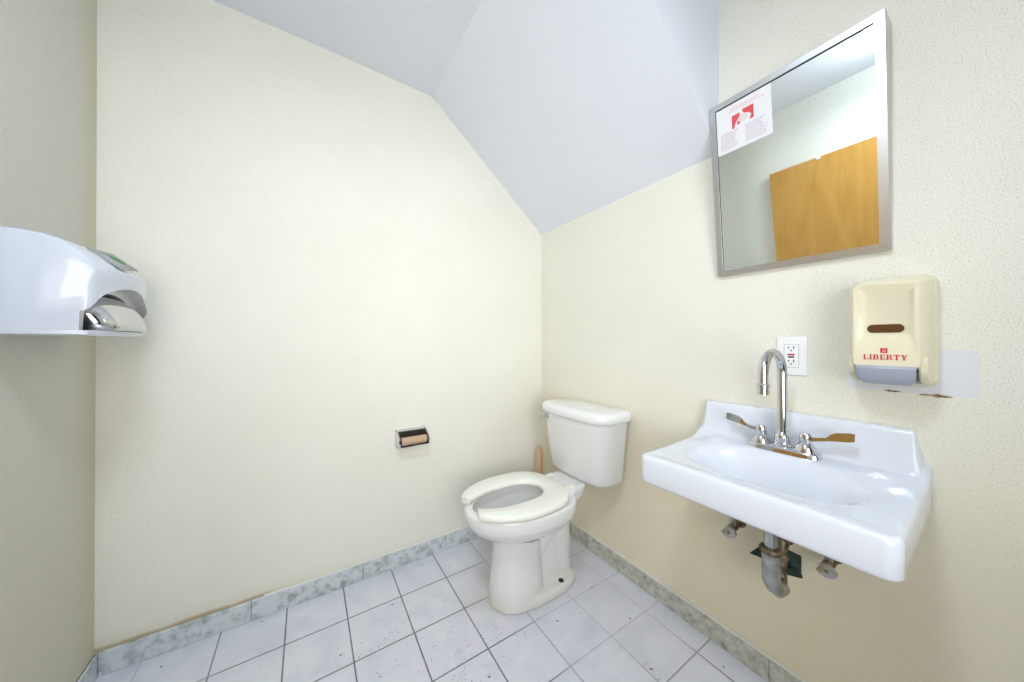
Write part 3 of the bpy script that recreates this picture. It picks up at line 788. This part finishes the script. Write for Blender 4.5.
# ------------------------------------------------------------------ toilet paper holder
hx0, hx1, hz0, hz1 = -.880, -.738, .578, .652
tp = thing('toilet_paper_holder', 'small chrome toilet paper holder with an empty tan roller on the wall', 'holder', ((hx0 + hx1) / 2, -.002, hz0))
bm = bmesh.new()
box(bm, hx0, hx1, -.004, .0005, hz0, hz1, .001, 1)
prof = [(-.001, hz1), (-.020, hz1), (-.030, hz1 - .004), (-.060, hz1 - .020), (-.078, hz1 - .034), (-.083, hz1 - .046), (-.080, hz0 + .010), (-.066, hz0 + .001), (-.001, hz0)]
for x0_, x1_ in ((hx0, hx0 + .006), (hx1 - .006, hx1)):
    prism(bm, [(x0_, a, b) for a, b in prof], (x1_ - x0_, 0, 0))
prism(bm, [(hx0, -.002, hz1), (hx0, -.030, hz1 - .003), (hx0, -.030, hz1 - .006), (hx0, -.002, hz1 - .003)], (hx1 - hx0, 0, 0))
prism(bm, [(hx0, -.002, hz0), (hx0, -.062, hz0 + .001), (hx0, -.062, hz0 + .004), (hx0, -.002, hz0 + .003)], (hx1 - hx0, 0, 0))
link('housing', bm, M['chrome'], tp, smooth=False)
bm = bmesh.new(); box(bm, hx0 + .008, hx1 - .008, -.006, -.004, hz0 + .006, hz1 - .006); link('back_plate', bm, M['dark_metal'], tp, smooth=False)  # dark plate lining the inside back of the housing
for a, b in ((hx0 + .0055, hx0 + .013), (hx1 - .013, hx1 - .0055)):
    bm = bmesh.new(); tube(bm, [(a, -.060, hz0 + .030), (b, -.060, hz0 + .030)], .016, 20); link('roller_end', bm, M['black'], tp)
bm = bmesh.new(); tube(bm, [(hx0 + .013, -.060, hz0 + .030), (hx1 - .013, -.060, hz0 + .030)], .0185, 24); link('roller', bm, M['roller'], tp)

# ------------------------------------------------------------------ hand dryer on the left wall
yN, yFd = -.452, -.150; ym = (yN + yFd) / 2
hd = thing('hand_dryer', 'white wall-mounted hand dryer with a chrome nozzle on the left wall', 'hand dryer', (XL + .08, ym, 1.085))
z0, z1 = 1.086, 1.318
def dprof(k):
    """side profile (distance from wall, z); k 0 at the side, 1 in the middle"""
    d = .158 + .016 * k
    return [(-.001, z0), (-.001, z1 - .004), (.02, z1 - .003), (.06, z1 - .004), (.090 + .006 * k, z1 - .009 + .004 * k), (.118 - .006 * k, z1 - .022 + .008 * k), (.140 - .004 * k, 1.278 + .008 * k), (.160 + .018 * k, 1.249), (.164 + .014 * k, 1.238 - .002 * k), (.163 + .014 * k, 1.226 - .002 * k), (d, 1.205), (d - .002, z0 + .010), (d - .008, z0)]
rings = []
for y, k, ins in ((yN, .0, .010), (yN + .004, .05, .003), (yN + .012, .12, 0), (yN + .05, .45, 0), (yN + .09, .85, 0), (ym - .02, 1, 0), (ym + .02, 1, 0), (yFd - .09, .85, 0), (yFd - .05, .45, 0), (yFd - .012, .12, 0), (yFd - .004, .05, .003), (yFd, 0, .010)):
    rings.append([Vector((XL + max(-.001, a - ins * (a > .01)), y, b - (ins if b > 1.2 else -ins * .0) + (ins * .3 if b < 1.1 else 0))) for a, b in dprof(k)])
bm = bmesh.new(); loft(bm, rings)
cv = link('cover', bm, M['dryer'], hd, angle=30)
cb = bmesh.new(); t = bmesh.new()
# arched opening for the nozzle
AZ, AW, AH = 1.098, .172, .112
def arch(aw, ah, x): return [Vector((XL + x, ym + aw * math.cos(a), AZ + ah * max(0, math.sin(a)) ** .75)) for a in [PI * k / 40 for k in range(41)]]
loft(cb, [arch(.128, .098, .080), arch(.128, .098, .136), arch(.158, .112, .140), arch(.158, .112, .300)])
M['liner'] = mat('brushed silver liner', (.62, .63, .65), .4, .6)
cutter = link('cutter', cb, M['liner'])
bake(cv, [('BOOLEAN', dict(object=cutter, operation='DIFFERENCE', solver='EXACT', material_mode='TRANSFER'))]); bpy.data.objects.remove(cutter)
cv.data.set_sharp_from_angle(angle=math.radians(30))
# chrome nozzle: bulging elbow pointing down
bm = bmesh.new(); vs = []
path = [(.080, 1.152), (.098, 1.152), (.118, 1.146), (.134, 1.132), (.142, 1.116), (.145, 1.099)]
for k, (px_, pz_) in enumerate(path):
    a_, b_ = path[max(0, k - 1)], path[min(len(path) - 1, k + 1)]
    tx, tz = b_[0] - a_[0], b_[1] - a_[1]; L_ = math.hypot(tx, tz); nx_, nz_ = -tz / L_, tx / L_
    if k == len(path) - 1: nx_, nz_ = 1, 0
    row = []
    for j in range(40):
        t_ = 2 * PI * j / 40; c_, s_ = math.cos(t_), math.sin(t_)
        row.append(bm.verts.new((XL + px_ + nx_ * .045 * s_, ym + (.121 - .004 * k) * math.copysign(abs(c_) ** .8, c_), max(1.098, pz_ + nz_ * .045 * s_))))
    vs.append(row)
for a, b in zip(vs, vs[1:]):
    for i in range(40): bm.faces.new((a[i], a[(i + 1) % 40], b[(i + 1) % 40], b[i]))
nz = link('nozzle', bm, M['chrome'], hd, angle=60); nz['label'] = 'chrome air nozzle'
bake(nz, [('SOLIDIFY', dict(thickness=.002, offset=-1))])
# label plate on the sloping top
lp0 = (.100, z1 - .0135); 
bm = bmesh.new()
def slope(y, a, off=.0012):
    """point on the sloping front of the cover at parameter a"""
    off += .012 * (y - ym + .05) / .11; p0 = Vector((.112, 1.304)); p1 = Vector((.178, 1.249))
    p = p0.lerp(p1, a); nn = Vector((p1.y - p0.y, -(p1.x - p0.x))).normalized() * -1
    return Vector((XL + p.x + nn.x * off, y, p.y + nn.y * off))
bm.faces.new([bm.verts.new(slope(y, a, .003)) for y, a in ((ym - .062, .06), (ym + .035, .06), (ym + .035, .80), (ym - .062, .92))])
lab = link('label_plate', bm, M['label_grey'], hd, smooth=False); bake(lab, [('SOLIDIFY', dict(thickness=.002, offset=0))])
bm = bmesh.new()
pts = [(-.008, .20), (.004, .26), (.012, .38), (.010, .52), (.0, .62), (-.010, .50), (-.014, .34)]
bm.faces.new([bm.verts.new(slope(ym + .002 + a * 1.3, b, .0048)) for a, b in pts]); link('leaf_mark', bm, M['green'], hd, smooth=False)['label'] = 'green leaf mark'

# ------------------------------------------------------------------ ceiling light (beyond the frame, seen in the mirror as glare)
cl = thing('ceiling_light', 'bright rectangular ceiling light', 'light', (-1.32, -1.36, ZC - .05))
bm = bmesh.new(); box(bm, -1.52, -1.12, -1.51, -1.21, ZC - .03, ZC, .004); link('light_housing', bm, M['white_plastic'], cl, smooth=False)
bm = bmesh.new(); box(bm, -1.50, -1.14, -1.49, -1.23, ZC - .11, ZC - .029, .01); link('diffuser', bm, M['light'], cl, smooth=False)

# ------------------------------------------------------------------ lights
def area(name, loc, rot, sx, sy, power, col):
    l = bpy.data.lights.new(name, 'AREA'); l.shape = 'RECTANGLE'; l.size = sx; l.size_y = sy; l.energy = power; l.color = col
    o = bpy.data.objects.new(name, l); COL.objects.link(o); o.location = loc; o.rotation_euler = rot; return o
area('ceiling_lamp', (-1.32, -1.36, ZC - .115), (0, 0, 0), .34, .24, 6.5, (.76, .87, 1.))
area('front_fill', (-1.25, YF + .12, 1.25), (math.radians(90), 0, math.radians(-20)), 1.0, 1.3, 8.8, (.99, .98, .97)).data.spread = math.radians(100)

w = bpy.data.worlds.new('world'); SC.world = w; w.use_nodes = True
w.node_tree.nodes['Background'].inputs[0].default_value = (.8, .88, 1, 1); w.node_tree.nodes['Background'].inputs[1].default_value = .5

# ------------------------------------------------------------------ camera
cam = bpy.data.cameras.new('camera'); cam.sensor_width = 36; cam.lens = 36 * 318.6 / 1024; cam.clip_start = .01
co = bpy.data.objects.new('camera', cam); COL.objects.link(co)
co.location = (-1.232, -1.58, 1.0709)
co.rotation_euler = (math.radians(90.2), 0, -math.radians(32.673))
SC.camera = co
SC.view_settings.view_transform = 'Standard'; SC.view_settings.look = 'None'
SC.view_settings.exposure = 0.22
SC.cycles.max_bounces = 10; SC.cycles.diffuse_bounces = 6
try: SC.cycles.use_denoising = True; SC.cycles.denoiser = 'OPENIMAGEDENOISE'
except Exception: pass
